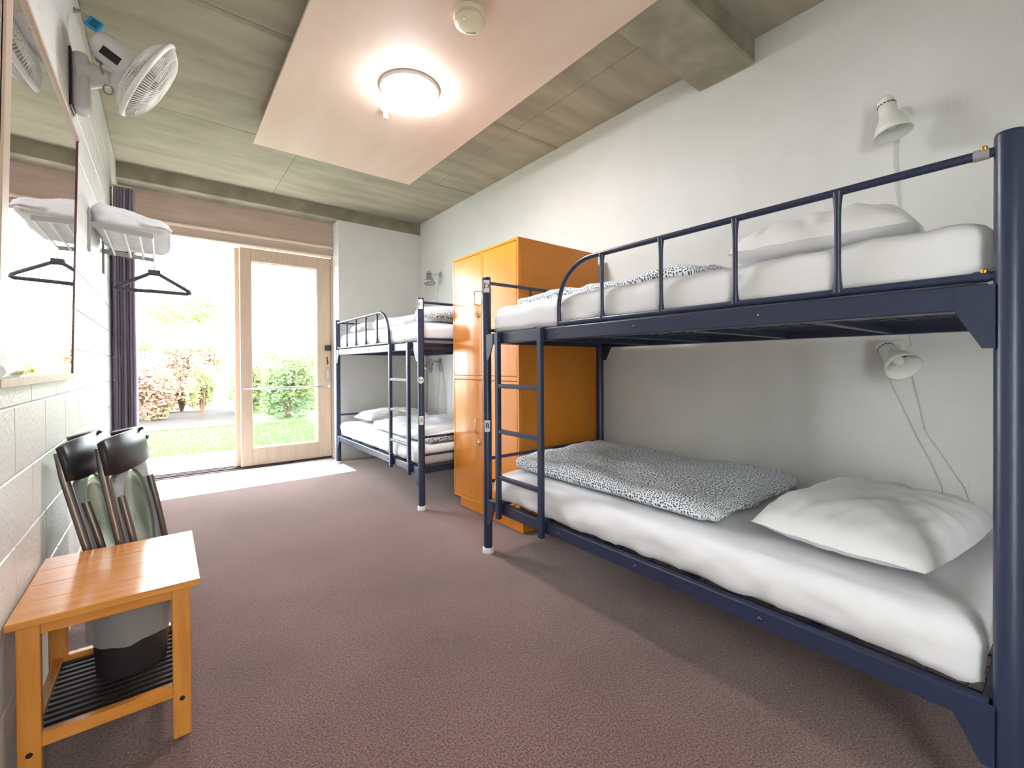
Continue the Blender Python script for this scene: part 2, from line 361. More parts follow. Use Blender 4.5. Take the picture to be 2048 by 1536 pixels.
# ------------------------------------------------------------------ ceiling fittings
ZP = 2.643
pn = tag(MB().box(.515, 1.715, .45, 3.63, ZP, ZP+.018, .001).build('ceiling_panel', 'ply'), 'pinkish plywood sheet hung below the concrete ceiling', 'ceiling panel')
for x in (.72, 1.115, 1.51):
    MB().box(x-.02, x+.02, .6, 1.04, ZP+.018, ZC).build('batten', 'timber', pn); MB().box(x-.02, x+.02, 1.42, 3.45, ZP+.018, ZC).build('batten', 'timber', pn)
lc = (1.125, 2.365, ZP)
cl = thing('ceiling_lamp', lc, 'round opal ceiling lamp glowing under the plywood panel', 'lamp')
MB().lathe([(.165, 0), (.168, -.012), (.16, -.02)], lc, n=40).build('base', 'plastic_white', cl)
MB().lathe([(.158, -.018), (.159, -.024), (.15, -.036), (.125, -.047), (.085, -.056), (.04, -.06), (0, -.061)], lc, n=40, caps=False).build('diffuser', 'lampglow', cl)
sp = thing('sprinkler', (1.098, 2.65, ZP), 'small white fire sprinkler head beside the ceiling lamp', 'sprinkler')
MB().lathe([(.035, 0), (.034, -.006), (.02, -.012)], (1.098, 2.65, ZP), n=20).build('escutcheon', 'plastic_white', sp)
m2 = MB().lathe([(.01, -.01), (.01, -.03), (.006, -.034)], (1.098, 2.65, ZP), n=12)
for s in (-1, 1): m2.tube([(1.098+s*.008, 2.65, ZP-.02), (1.098+s*.014, 2.65, ZP-.035), (1.098+s*.003, 2.65, ZP-.052)], .003, 6)
m2.build('frame', 'plastic_white', sp)
MB().lathe([(.016, -.052), (.014, -.056), (0, -.057)], (1.098, 2.65, ZP), n=14).build('deflector', 'plastic_white', sp)
sc = (1.105, 1.70, ZP)
sd = thing('smoke_detector', sc, 'round cream smoke detector on the plywood panel', 'smoke detector')
MB().lathe([(.074, 0), (.074, -.018), (.068, -.022)], sc, n=36).build('base', 'cream_plastic', sd)
MB().lathe([(.062, -.02), (.062, -.03)], sc, n=36).build('vent_core', 'blackflat', sd)
MB().lathe([(.069, -.0245), (.069, -.027), (.062, -.0275)], sc, n=36).build('vent_ring', 'cream_plastic', sd)
MB().lathe([(.066, -.03), (.07, -.034), (.066, -.045), (.045, -.052), (0, -.054)], sc, n=36).build('cover', 'cream_plastic', sd)
MB().lathe([(.008, -.0485), (.007, -.0525), (0, -.053)], (sc[0]-.04, sc[1]-.02, sc[2]), n=14).build('test_button', 'plastic_white', sd)
for k in range(4): MB().box(sc[0]+.015+.009*k, sc[0]+.018+.009*k, sc[1]+.035-.006*k, sc[1]+.05-.006*k, ZP-.0525, ZP-.049).build('slot', 'blackflat', sd)

# ------------------------------------------------------------------ bunk beds
BW, BL = .955, 1.95
def sticker(post_xy, z, hgt, ch, par, nm='bed_sticker', facing=(0, 0), wid=.034):
    cxp, cyp = post_xy; R = .0255; a0 = math.atan2(facing[1]-cyp, facing[0]-cxp)
    def pt(u, v, rr): a = a0+u/R; return (cxp+math.cos(a)*rr, cyp+math.sin(a)*rr, z+v)
    m = MB(); n = 8
    V = [pt(-wid/2+wid*i/n, s*hgt/2, R) for i in range(n+1) for s in (-1, 1)]
    m.add(V, [(2*i, 2*i+2, 2*i+3, 2*i+1) for i in range(n)], True)
    o = m.build(nm, 'label', par); o['label'] = 'white sticker with black letter '+ch
    letter_mesh(ch, hgt*.62, lambda u, v: pt(u, v, R+.0006)).build('letter', 'blackflat', o)
    return o
def bunk(name, X, ye, dr, lab, letters, round_z=None):
    """X: front post line, ye: ladder end, dr: direction along Y from the ladder end to the head end"""
    Y = lambda s: ye+dr*s
    t = thing(name, (X, ye, 0), lab, 'bunk bed', 'steel bunk beds along the white wall')
    XW = X+BW; nv = 'navy'
    # posts
    posts = []
    for px in (X, XW):
        for s in (0, BL):
            p = MB().lathe([(.0245, .02), (.0245, 1.534), (.0225, 1.54), (0, 1.541)], (px, Y(s), 0), n=24).build('post', nv, t)
            MB().lathe([(.031, 0), (.031, .026), (.027, .031)], (px, Y(s), 0), n=24).build('foot_cap', 'cap', p); posts.append(p)
    # side rails and end rails of both bases
    for zb, zt in ((.252, .306), (1.165, 1.222)):
        for px, sg in ((X, 1), (XW, -1)):
            r = MB().box(px-.016*sg, px+.014*sg, Y(.03), Y(BL-.03), zb, zt, .003)
            r.box(px+.012*sg, px+.04*sg, Y(.03), Y(BL-.03), zb, zb+.005)
            r = r.build('side_rail', nv, t)
            for s, q in ((.02, 1), (BL-.02, -1)):
                y0 = Y(s); y1 = Y(s+.062*q); y2 = Y(s+.02*q)
                MB().prism([(px-.019*sg, y0, zt-.004), (px-.019*sg, y1, zt-.004), (px-.019*sg, y1, zb-.004), (px-.019*sg, y2, zb-.085), (px-.019*sg, y0, zb-.085)], (.006*sg, 0, 0)).build('bracket', nv, r)
            for s in (.58, 1.0, 1.45):
                MB().lathe([(.007, 0), (.006, .003), (0, .004)], (px-.016*sg, Y(s), (zb+zt)/2), (-sg, 0, 0), 10).build('bolt', nv, r)
        for s in (.03, BL-.03):
            MB().box(X+.02, XW-.02, Y(s)-.013, Y(s)+.013, zb+.002, zt-.006, .002).build('end_rail', nv, t)
        for s in (.4, .78, 1.17, 1.56):
            MB().box(X+.012, XW-.012, Y(s)-.014, Y(s)+.014, zb+.004, zb+.026, .002).build('cross_bar', nv, t)
        m = MB()
        for k in range(13): m.tube([(X+.06+k*.069, Y(.04), zt-.022), (X+.06+k*.069, Y(BL-.04), zt-.022)], .0022, 5)
        for k in range(26): m.tube([(X+.02, Y(.08+k*.072), zt-.019), (XW-.02, Y(.08+k*.072), zt-.019)], .0022, 5)
        m.build('wire_mesh', nv, t)['kind'] = 'stuff'
    # end tubes
    for s in (0, BL):
        for z in (1.51, 1.245, .525, .395):
            MB().tube([(X+.02, Y(s), z), (XW-.02, Y(s), z)], .0095, 10).build('end_tube', nv, t)
        for f_ in ((.34, .67)):
            MB().tube([(X+BW*f_, Y(s), 1.245), (X+BW*f_, Y(s), 1.51)], .007, 8).build('end_spindle', nv, t)
    # guard rail, front
    def guard(px, full):
        zt, zb = 1.507, 1.238; s0 = .575; rr = .2; pts = []
        pts.append((px, Y(s0), zb))
        for k in range(11):
            a = PI-k*PI/20
            pts.append((px, Y(s0+rr+rr*math.cos(a)), zt-rr+rr*math.sin(a)))
        pts.append((px, Y(BL-.02), zt))
        g = MB().tube(pts, .0105, 12).build('guard_rail', nv, t)
        MB().tube([(px, Y(s0-.005), zb), (px, Y(BL-.02), zb)], .0105, 12).build('guard_base', nv, g)
        for s in (.83, 1.105, 1.371, 1.642):
            n_ = 9; P = [(px, Y(s), zb+(zt-zb)*i/(n_-1)) for i in range(n_)]
            MB().tube(P, .0075, 10, radii=[.013, .009]+[.0078]*(n_-4)+[.009, .013]).build('spindle', nv, g)
        for z in (zt, zb):
            MB().tube([(px, Y(BL-.055), z), (px, Y(BL-.03), z)], .0125, 12).build('end_sleeve', 'rackmetal' if z == zt else nv, g)
            MB().lathe([(.006, 0), (.006, .008), (0, .01)], (px-.004, Y(BL-.038), z+.008), (-.5, 0, .8), 10).build('bolt', 'brass', g)
    guard(X, True)
    # ladder hooked over both front rails
    l0, l1 = .145, .482; xl = X-.031
    for s in (l0, l1):
        st = MB().box(xl-.0125, xl+.0125, Y(s)-.014, Y(s)+.014, .232, 1.225, .003).build('ladder_stile', nv, t)
        MB().box(xl+.01, X+.02, Y(s)-.012, Y(s)+.012, 1.2, 1.228, .002).build('hook', nv, st)
        MB().box(xl+.01, X+.02, Y(s)-.012, Y(s)+.012, .3, .318, .002).build('hook', nv, st)
    for z in (.94, .7, .455):
        MB().box(xl-.011, xl+.011, Y(l0)+.013*dr, Y(l1)-.013*dr, z-.011, z+.011, .003).build('ladder_rung', nv, t)
    for ch, z, hg in letters: sticker((X, Y(0)), z, hg, ch, posts[0])
    if round_z:
        cxp, cyp = X, Y(0); R = .0262; a0 = math.atan2(-cyp, -cxp)
        def pt(u, v, rr): a = a0+u/R; return (cxp+math.cos(a)*rr, cyp+math.sin(a)*rr, round_z+v)
        m = MB(); n = 20; ring = [pt(.021*math.cos(2*PI*k/n), .025*math.sin(2*PI*k/n), R) for k in range(n)]
        m.add([pt(0, 0, R)]+ring, [(0, 1+k, 1+(k+1) % n) for k in range(n)])
        o = m.build('round_sticker', 'label', posts[0])
        m = MB()
        for v in (.006, -.006):
            for k in range(5):
                u = -.014+k*.0056; m.add([pt(u, v-.0018, R+.0006), pt(u+.004, v-.0018, R+.0006), pt(u+.004, v+.0018, R+.0006), pt(u, v+.0018, R+.0006)], [(0, 1, 2, 3)])
        m.build('print', 'blackflat', o)
    return t
BX1, BY1 = 1.423, 2.035
BX2, BY2 = 1.468, 2.935
bunk('bunk_bed', BX1, BY1, -1, 'navy steel bunk bed with stickers D and B on its post', [('D', 1.487, .068), ('B', .711, .064)])
bunk('bunk_bed', BX2, BY2, 1, 'navy steel bunk bed with stickers C and A beside the sliding door', [('C', 1.492, .068), ('A', .653, .064)], .944)

def mattress(X, ye, dr, z0, z1, lab, seed, spind=False):
    y0, y1 = sorted((ye+dr*.045, ye+dr*(BL-.04)))
    def disp(p, n):
        up_ = max(0, n.z); side = 1-abs(n.z); e = Vector((0, 0, 0))
        wv = nz((p.x*1.2, p.y*.8, p.z*2.5), 4, seed)*.006 + nz((p.x*2, p.y*3.2, p.z*9), 5, seed+3)*.004
        d = wv
        if n.x < -.3:                                    # front drop: slanting pull folds of the tight sheet
            q = (p.z-z0)/(z1-z0); u = p.y*9+q*2.2*dr
            d += .006*math.sin(u*2.1+nz(p, 3, seed)*5)*(1-abs(q-.45)) + (.4-abs(nz((p.x, p.y*2.2+q*.5*dr, q*1.6), 3.2, seed+11)))*.022*(1-q*.7) + (.4-abs(nz((p.x, p.y*5+q*1.2*dr, q*2.2), 3.2, seed+13)))*.011*(1-q*.5)
            if spind:
                for s in (.83, 1.105, 1.371, 1.642):
                    yy = ye+dr*s; d += -.012*math.exp(-((p.y-yy-.03*dr*q)/.03)**2)*(1-q)
                d += .012
            d += .012*math.sin(min(1, max(0, q))*PI)
        if n.z < -.5: d = 0
        e += n*d
        if n.z > .2: e.z += .003*math.sin((p.x-X)/BW*PI)
        if spind: e.x = max(e.x, X+.0115-p.x)
        else: e.x = max(e.x, X-.012-p.x)
        return e
    m = rbox(X+(.03 if spind else .014), X+BW-.022, y0, y1, z0, z1, .045, .02, disp)
    return tag(m.build('mattress', 'sheet'), lab, 'mattress')
mattress(BX1, BY1, -1, .304, .452, 'white sheeted mattress on the lower bunk marked B', 1)
mattress(BX1, BY1, -1, 1.222, 1.362, 'white sheeted mattress on the upper bunk marked D', 9, True)
mattress(BX2, BY2, 1, .304, .452, 'white sheeted mattress on the lower bunk marked A', 17)
mattress(BX2, BY2, 1, 1.222, 1.372, 'white sheeted mattress on the upper bunk marked C', 23, True)

def pillow(c, a, b, H, rot, lab, seed, tilt=(0, 0), flange=True):
    """a, b half sizes, H half height; rests on z = c.z"""
    N_ = 40; V = []; Fs = []; ca, sa = math.cos(rot), math.sin(rot)
    for side in (1, -1):
        base = len(V)
        for i in range(N_+1):
            for j in range(N_+1):
                u, v = -1+2*i/N_, -1+2*j/N_
                env = max(0, (1-u**4)*(1-v**4))**.55*(1-.18*(u*u+v*v)/2)
                x = a*u*(1-.07*v*v*(1-u*u*.3))-0; y = b*v*(1-.09*u*u*(1-.2*v*v))
                rad = nz((u*1.2, v*1.2, side), 1.6, seed)*.012*env
                cr = (abs(u)**3+abs(v)**3)
                wr = (math.sin(14*math.atan2(v, u)+nz((u, v, 0), 2.5, seed)*7)*.009*cr*(env+.12) + nz((u*2.2, v*2.2, 1), 2.6, seed+5)*.008*env + (.5-abs(nz((u*1.4+v*.8, v*2.6-u, 2), 2.2, seed+8)))*.012*env*(.4+cr))
                z = side*H*env*(1 if side > 0 else .42)+rad+wr*(1 if side > 0 else .3)
                z += tilt[0]*x+tilt[1]*y
                V.append([c[0]+x*ca-y*sa, c[1]+x*sa+y*ca, z])
        for i in range(N_):
            for j in range(N_):
                q = (base+i*(N_+1)+j, base+(i+1)*(N_+1)+j, base+(i+1)*(N_+1)+j+1, base+i*(N_+1)+j+1)
                Fs.append(q if side > 0 else q[::-1])
    mz = min(p[2] for p in V)
    for p in V: p[2] += c[2]-mz
    m = MB().add(V, Fs, True)
    return tag(m.build('pillow', 'pillow'), lab, 'pillow')
pillow((1.905, .425, .462), .37, .245, .105, math.radians(-6), 'plump white pillow on the lower bunk marked B', 3)
pillow((1.88, .53, 1.37), .36, .25, .118, math.radians(4), 'white pillow at the wall side of the upper bunk marked D', 11)
pillow((1.95, 4.6, .462), .36, .22, .08, math.radians(5), 'white pillow on the lower bunk marked A', 19)
pillow((1.9, 4.58, 1.382), .37, .22, .085, math.radians(-4), 'white pillow on the upper bunk marked C', 27)

def cloth_uv(o, xm, ym_, zt):
    me = o.data; uv = me.uv_layers.new(name='UVMap').data; c = []
    for v in me.vertices:
        n = v.normal; d = zt-v.co.z
        c.append((v.co.x+math.copysign(d, v.co.x-xm)*min(1, abs(n.x)*1.2), v.co.y+math.copysign(d, v.co.y-ym_)*min(1, abs(n.y)*1.2)))
    for l in me.loops: uv[l.index].uv = c[l.vertex_index]
def duvet(x0, x1, y0, y1, z0, h, lab, seed, fold=0, mat='dots', ramp=0):
    def disp(p, n):
        q = max(0, min(1, (p.z-z0)/h)); d = nz((p.x, p.y*1.1, 0), 4.2, seed)*.018+nz((p.x*1.5, p.y*1.5, 0), 8, seed+2)*.008+nz((p.x, p.y, 0), 19, seed+4)*.0025
        e = Vector((0, 0, d*q*1.3))
        ex = nz((0, p.y*1.0, p.z), 5, seed+7)*.022; ey = nz((p.x, 0, p.z), 5, seed+9)*.025
        e.x += ex*abs(n.x)**.5*(1 if n.x != 0 else 0); e.y += ey*abs(n.y)**.5*(1 if n.y != 0 else 0)
        if ramp: e.z += ramp*q*(p.y-(y0+y1)/2)/(y1-y0)*2
        if n.z > 0: e.z += -.012*((2*(p.x-x0)/(x1-x0)-1)**2)*q
        return e
    t = rbox(x0, x1, y0, y1, z0, z0+h, h*.5, .02, disp).build('duvet', mat)
    if fold:
        def d2(p, n):
            k = nz((p.x, p.y, 0), 6, seed+30)*.012
            return Vector((k*.6, nz((p.x, 0, p.z), 6, seed+31)*.02, k*.5))
        ya, yb = (y0-.02, y0+.3) if fold < 0 else (y1-.3, y1+.02)
        rbox(x0+.04, x1+.01, ya, yb, z0, z0+h*.62, h*.3, .02, d2).build('folded_end', mat, t)
    for q_ in [t]+list(t.children): cloth_uv(q_, (x0+x1)/2, (y0+y1)/2, z0+h)
    return tag(t, lab, 'duvet')
duvet(1.545, 2.34, .82, 1.95, .463, .085, 'folded dotted duvet on the lower bunk marked B', 5, -1, ramp=.004)
duvet(1.55, 2.3, .86, 1.93, 1.373, .062, 'folded dotted duvet on the upper bunk marked D', 13)
duvet(1.55, 2.34, 2.99, 3.12, .463, .06, 'dotted end of the bedding on the lower bunk marked A', 21)
duvet(1.53, 2.34, 3.135, 4.1, .463, .08, 'pale folded duvet on the lower bunk marked A', 31, mat='sheet')
duvet(1.56, 2.34, 3.0, 3.27, 1.384, .13, 'rolled dotted duvet at the end of the upper bunk marked C', 41)
duvet(1.56, 2.34, 3.3, 4.15, 1.384, .1, 'white bedding heap on the upper bunk marked C', 37, mat='sheet')

# ------------------------------------------------------------------ locker
LX0, LX1, LY0, LY1, LZ0, LZ1 = 1.705, 2.44, 2.1, 2.878, .085, 1.835
lk = thing('locker_cabinet', ((LX0+LX1)/2, (LY0+LY1)/2, 0), 'tall orange laminate four door locker between the bunk beds', 'locker')
MB().box(LX0+.02, LX1, LY0, LY1, LZ0, LZ1, .002).build('carcass', 'locker_side', lk)
MB().box(LX0+.045, LX1-.02, LY0+.02, LY1-.02, 0, LZ0+.004).build('plinth', 'locker', lk)
ym = (LY0+LY1)/2; zm = .962
for a, b, c, d in ((LY0, LY0+.018, LZ0, LZ1), (LY1-.018, LY1, LZ0, LZ1), (ym-.009, ym+.009, LZ0, LZ1)):
    MB().box(LX0, LX0+.024, a, b, c, d, .002).build('face_stile', 'locker', lk)
for c, d in ((LZ0, LZ0+.018), (zm-.014, zm+.014), (LZ1-.018, LZ1)):
    for a, b in ((LY0+.018, ym-.009), (ym+.009, LY1-.018)): MB().box(LX0, LX0+.024, a, b, c, d, .002).build('face_rail', 'locker', lk)
for (a, b, left) in ((LY0+.018, ym-.009, False), (ym+.009, LY1-.018, True)):
    for c, d, zh in ((LZ0+.018, zm-.014, .63), (zm+.014, LZ1-.018, 1.51)):
        dr_ = MB().box(LX0+.001, LX0+.019, a+.003, b-.003, c+.003, d-.003, .0015).build('locker_door', 'locker', lk)
        yh = (a+.045) if left else (b-.035) if False else (b-.045)
        yh = a+.04 if left else b-.04
        yl = yh
        MB().tube([(LX0+.002, yh, zh-.047), (LX0-.026, yh, zh-.047), (LX0-.03, yh, zh-.04), (LX0-.03, yh, zh+.04), (LX0-.026, yh, zh+.047), (LX0+.002, yh, zh+.047)], .0045, 8).build('handle', 'chrome', dr_)
        q = MB().lathe([(.017, 0), (.017, .004), (.012, .012), (0, .013)], (LX0+.001, yl, zh-.115), (-1, 0, 0), 18).build('cam_lock', 'chrome', dr_)
        MB().tube([(LX0-.012, yl+.02*math.cos(2*PI*k/14), zh-.115+.02*math.sin(2*PI*k/14)) for k in range(14)], .003, 6, closed=True).build('lock_ring', 'brass', q)

# ------------------------------------------------------------------ reading lamps
def wall_lamp(p_top, p_open, mount, lab, mat, cords, r=.064):
    A = Vector(p_top); B = Vector(p_open); Mo = Vector(mount); ax = (B-A).normalized(); L_ = (B-A).length
    t = thing('reading_lamp', mount, lab, 'wall lamp', 'reading lamps on the white wall')
    s = MB().lathe([(0, 0), (.026, .004), (.029, .012), (.029, .02), (.027, .022), (.027, .026), (.03, .03), (.031, L_*.42), (.034, L_*.5), (r*.86, L_*.8), (r, L_), (r*.97, L_), (r*.8, L_*.8), (.03, L_*.5), (.027, L_*.4), (0, L_*.38)], A, ax, 30, caps=False).build('shade', mat, t)
    m = MB(); e1 = ax.orthogonal().normalized(); e2 = ax.cross(e1)
    for k in range(16):
        a = 2*PI*k/16; dv = e1*math.cos(a)+e2*math.sin(a); m.obox(A+ax*.034+dv*.0302, dv*.0012, ax*.0022, dv.cross(ax)*.0035)
    m.build('vent_slots', 'blackflat', s)
    MB().lathe([(.016, L_*.4), (.02, L_*.55), (.022, L_*.75), (.012, L_*.85), (0, L_*.86)], A, ax, 16).build('bulb', 'plastic_white', s)
    e = MB().obox(A+ax*L_*.82+e1*r*.55, e1*.004, ax*.001, e2*.01); e.build('rating_label', 'blackflat', s)
    k = A+ax*L_*.3
    MB().tube([k+(Mo-k).normalized()*.028, (k+Mo)/2+Vector((0, 0, .006)), Mo+Vector((-.012, 0, 0))], .0065, 8).build('arm', mat, t)
    MB().lathe([(.03, 0), (.03, .008), (.014, .018), (0, .019)], (XR, Mo.y, Mo.z), (-1, 0, 0), 20).build('wall_plate', mat, t)
    for c in cords: MB().tube(c, .0024, 6).build('cord', 'cable', t)
    return t
w1 = XR-.006
wall_lamp((2.405, .497, 2.165), (2.39, .466, 2.0), (w1, .46, 2.12), 'white reading lamp on the wall above the bunk marked D', 'lampwhite',
          [[(w1, .475, 2.1), (w1, .487, 1.97), (w1, .48, 1.83), (w1, .472, 1.7), (w1, .468, 1.45), (w1, .455, 1.28), (w1, .437, 1.18), (w1, .432, 1.12)]])
wall_lamp((2.44, .515, 1.128), (2.345, .425, 1.03), (w1, .47, 1.12), 'white reading lamp on the wall above the lower bunk marked B', 'lampwhite',
          [[(w1, .5, 1.1), (w1, .497, .96), (w1, .455, .85), (w1, .41, .73), (w1, .37, .64), (w1, .335, .54), (w1, .32, .42)],
           [(w1, .435, 1.09), (w1, .425, .98), (w1, .405, .87), (w1, .385, .76), (w1, .33, .66), (w1, .27, .55), (w1, .235, .42)]])
wall_lamp((2.40, 4.585, 2.125), (2.39, 4.55, 1.985), (w1, 4.52, 2.1), 'silver reading lamp above the upper bunk marked C', 'silver',
          [[(w1, 4.53, 2.08), (w1, 4.585, 1.9), (w1, 4.6, 1.58), (w1, 4.6, 1.15)]])
wall_lamp((2.42, 4.55, 1.115), (2.38, 4.60, 1.005), (w1, 4.54, 1.1), 'grey reading lamp above the lower bunk marked A', 'silver',
          [[(w1, 4.56, 1.08), (w1, 4.56, .9), (w1, 4.6, .7), (w1, 4.6, .42)], [(w1, 4.5, 1.08), (w1, 4.46, .9), (w1, 4.43, .7), (w1, 4.42, .42)]])

# ------------------------------------------------------------------ left wall: mirror, fan, rack, hanger, curtain
mi = thing('wall_mirror', (XL, 2.03, 1.0), 'large wall mirror in a thin pale timber frame', 'mirror')
ya, yb, za, zb = 1.485, 2.525, 1.005, 1.985
def mx(z): return -.296+(z-za)/(zb-za)*.024          # leans out a little at the top
def mslab(y0, y1, z0, z1, d0, d1):
    return MB().add([(mx(z)+d, y, z) for z in (z0, z1) for y in (y0, y1) for d in (d0, d1)], [(0, 1, 3, 2), (4, 6, 7, 5), (0, 4, 5, 1), (2, 3, 7, 6), (0, 2, 6, 4), (1, 5, 7, 3)])
mslab(ya, yb, za, zb, -.007, 0).build('backing_board', 'timber', mi)
mslab(ya+.05, yb-.004, za+.022, zb-.012, 0, .0025).build('mirror_glass', 'mirror', mi)
mslab(ya, ya+.052, za, zb, -.002, .005).build('frame_stile', 'doorwood', mi)
mslab(yb-.004, yb+.003, za+.02, zb, -.007, .006).build('frame_edge', 'maroon', mi)
mslab(ya, yb, za, za+.022, -.002, .01).build('frame_rail', 'doorwood', mi)
mslab(ya, yb+.003, zb-.012, zb, -.002, .01).build('frame_rail', 'doorwood', mi)

fc = Vector((-.045, 2.55, 2.325)); fa = Vector((.875, .11, -.47)).normalized()
fan = thing('wall_fan', (XL, 2.69, 2.2), 'grey white oscillating fan on a wall bracket above the mirror', 'fan')
MB().box(XL, XL+.008, 2.63, 2.75, 2.165, 2.415, .003).build('wall_plate', 'black', fan)
mo = rbox(XL+.006, XL+.062, 2.635, 2.745, 2.165, 2.412, .022, .012).build('bracket', 'grey_plastic', fan)
mk = Vector((-.155, 2.63, 2.318))
MB().tube([(XL+.03, 2.69, 2.335), (XL+.07, 2.685, 2.34), (XL+.11, 2.66, 2.33), mk], .03, 16, radii=[.07, .052, .036, .027]).build('arm', 'grey_plastic', fan)
MB().tube([mk-fa*.03+Vector((0, 0, -.015)), mk+fa*.0, fc-fa*.09-Vector((0, 0, .035))], .026, 14).build('tilt_joint', 'grey_plastic', fan)
mh = MB().lathe([(0, -.2), (.03, -.198), (.05, -.183), (.057, -.162), (.06, -.11), (.06, -.065), (.045, -.055)], fc, fa, 28).build('motor_housing', 'grey_plastic', fan)
se = fa.cross(Vector((0, 0, 1))).normalized(); su = se.cross(fa).normalized()
vdir = (Vector((0, 0, 1.05))-fc).normalized(); vperp = (vdir-fa*vdir.dot(fa)).normalized()
lw = fa.cross(vperp).normalized()
MB().obox(fc-fa*.122+vperp*.0605+lw*.012, fa*.032, vperp*.0025, lw*.017).build('rating_label', 'blackflat', mh)
def cage(sg, dome, nm):
    m = MB(); R_ = .18; nw = 96
    for k in range(nw):
        a = 2*PI*k/nw; dv = se*math.cos(a)+su*math.sin(a); P = []
        for i in range(8):
            q = i/7; rr = .04+(R_-.04)*q; hh = sg*(.012+dome*(1-q**3.2)); P.append(fc+dv*rr+fa*hh)
        m.tube(P, .0016, 4, caps=False)
    for rr, q in ((.075, .25), (.12, .57), (.155, .82)):
        hh = sg*(.012+dome*(1-q**3.2)); m.tube([fc+(se*math.cos(2*PI*k/40)+su*math.sin(2*PI*k/40))*rr+fa*hh for k in range(40)], .0016, 4, closed=True)
    m.lathe([(0, sg*(.012+dome+.004)), (.042, sg*(.012+dome+.002)), (.044, sg*(.012+dome-.006))], fc, fa, 24, caps=False)
    return m.build(nm, 'plastic_white', fan)
cage(1, .05, 'front_grille'); cage(-1, .045, 'rear_grille')
MB().tube([fc+(se*math.cos(2*PI*k/56)+su*math.sin(2*PI*k/56))*.184 for k in range(56)], .011, 8, closed=True).build('rim', 'plastic_white', fan)
for k in range(3):
    m = MB(); V = []; Fs = []
    for i in range(7):
        for j in range(6):
            rr = .035+.118*i/6; a = 2*PI*k/3+(-.42+.95*j/5)*(.6+.4*i/6); dv = se*math.cos(a)+su*math.sin(a); V.append(fc+dv*rr+fa*(-.018+.036*j/5))
    Fs = [(i*6+j, i*6+j+1, (i+1)*6+j+1, (i+1)*6+j) for i in range(6) for j in range(5)]
    m.add(V, Fs, True); b = m.build('blade', 'grey_plastic', fan); sm = b.modifiers.new('thickness', 'SOLIDIFY'); sm.thickness = .002
MB().lathe([(0, -.03), (.036, -.028), (.036, .02), (.02, .032), (0, .034)], fc, fa, 20).build('hub', 'grey_plastic', fan)
MB().lathe([(.012, 0), (.012, .006)], (XL, 2.79, 2.66), (1, 0, 0), 12).tube([(XL, 2.79, 2.66), (XL+.03, 2.77, 2.655)], .008, 8).build('cord_hook', 'greycable', fan)
MB().tube([(XL+.025, 2.775, 2.656), (-.25, 2.7, 2.6), (-.225, 2.62, 2.535), (-.212, 2.6, 2.47), (-.208, 2.6, 2.44), (-.222, 2.6, 2.405), (-.214, 2.6, 2.365), (-.198, 2.6, 2.36), (-.196, 2.6, 2.41), (-.21, 2.6, 2.45), (-.214, 2.6, 2.41), (-.203, 2.6, 2.35), (-.198, 2.62, 2.33), (-.185, 2.65, 2.325)], .0045, 8).build('cord', 'greycable', fan)
lp = [(-.182+.016*math.cos(2*PI*k/16), 2.64, 2.275+.022*math.sin(2*PI*k/16)) for k in range(16)]
MB().tube(lp, .0035, 6, closed=True).build('pull_loop', 'greycable', fan)
bt = MB().obox((-.222, 2.61, 2.525), (.02, -.004, -.012), (.002, .006, 0), (.012, 0, .022)).build('test_tag', 'blue', fan)
m = MB()
for k in range(3): m.obox(Vector((-.222, 2.6032, 2.525))+Vector((.012, -.002, .022))*(.4*(k-1)), (.012, -.0024, -.0072), (.0002, .0006, 0), (.0012, 0, .0022))
m.build('tag_print', 'blackflat', bt)

rk = thing('wall_rack', (XL, 3.55, 1.7), 'grey metal luggage rack with rods on the block wall', 'rack')
for y, nm in ((3.18, 1), (3.88, 2)):
    a = MB().box(XL, XL+.012, y-.012, y+.012, 1.655, 1.875, .002)
    a = a.build('wall_bracket', 'rackmetal', rk)
    MB().add([(XL+.01, y-.006, 1.785), (XL+.01, y+.006, 1.785), (XL+.01, y-.006, 1.815), (XL+.01, y+.006, 1.815), (-.04, y-.006, 1.765), (-.04, y+.006, 1.765), (-.04, y-.006, 1.79), (-.04, y+.006, 1.79)],
             [(0, 2, 3, 1), (4, 5, 7, 6), (0, 1, 5, 4), (2, 6, 7, 3), (0, 4, 6, 2), (1, 3, 7, 5)]).build('arm', 'rackmetal', rk)
for x in (-.245, -.165, -.1, -.045):
    MB().tube([(x, 3.175, 1.79-(x+.3)*.06), (x, 3.885, 1.79-(x+.3)*.06)], .0065, 8).build('rod', 'plastic_white', rk)
def bdisp(p, n):
    k = (p.x+.29)/.34; q = max(0, (p.z-1.802)/.13)
    e = Vector((0, 0, -k*.06*q))
    e += n*(nz(p, 7, 3)*.012+nz((p.x*2, p.y*2, p.z*4), 9, 5)*.009+(abs(nz((p.x*1.5, p.y*1.5, p.z*3), 12, 8)))*.012)
    if n.z < -.2: e.z = max(e.z, 0)
    return e
tag(rbox(-.288, .035, 3.175, 3.86, 1.802, 1.932, .045, .014, bdisp).build('folded_quilt', 'sheet'), 'folded white quilt lying on the wall rack', 'quilt')

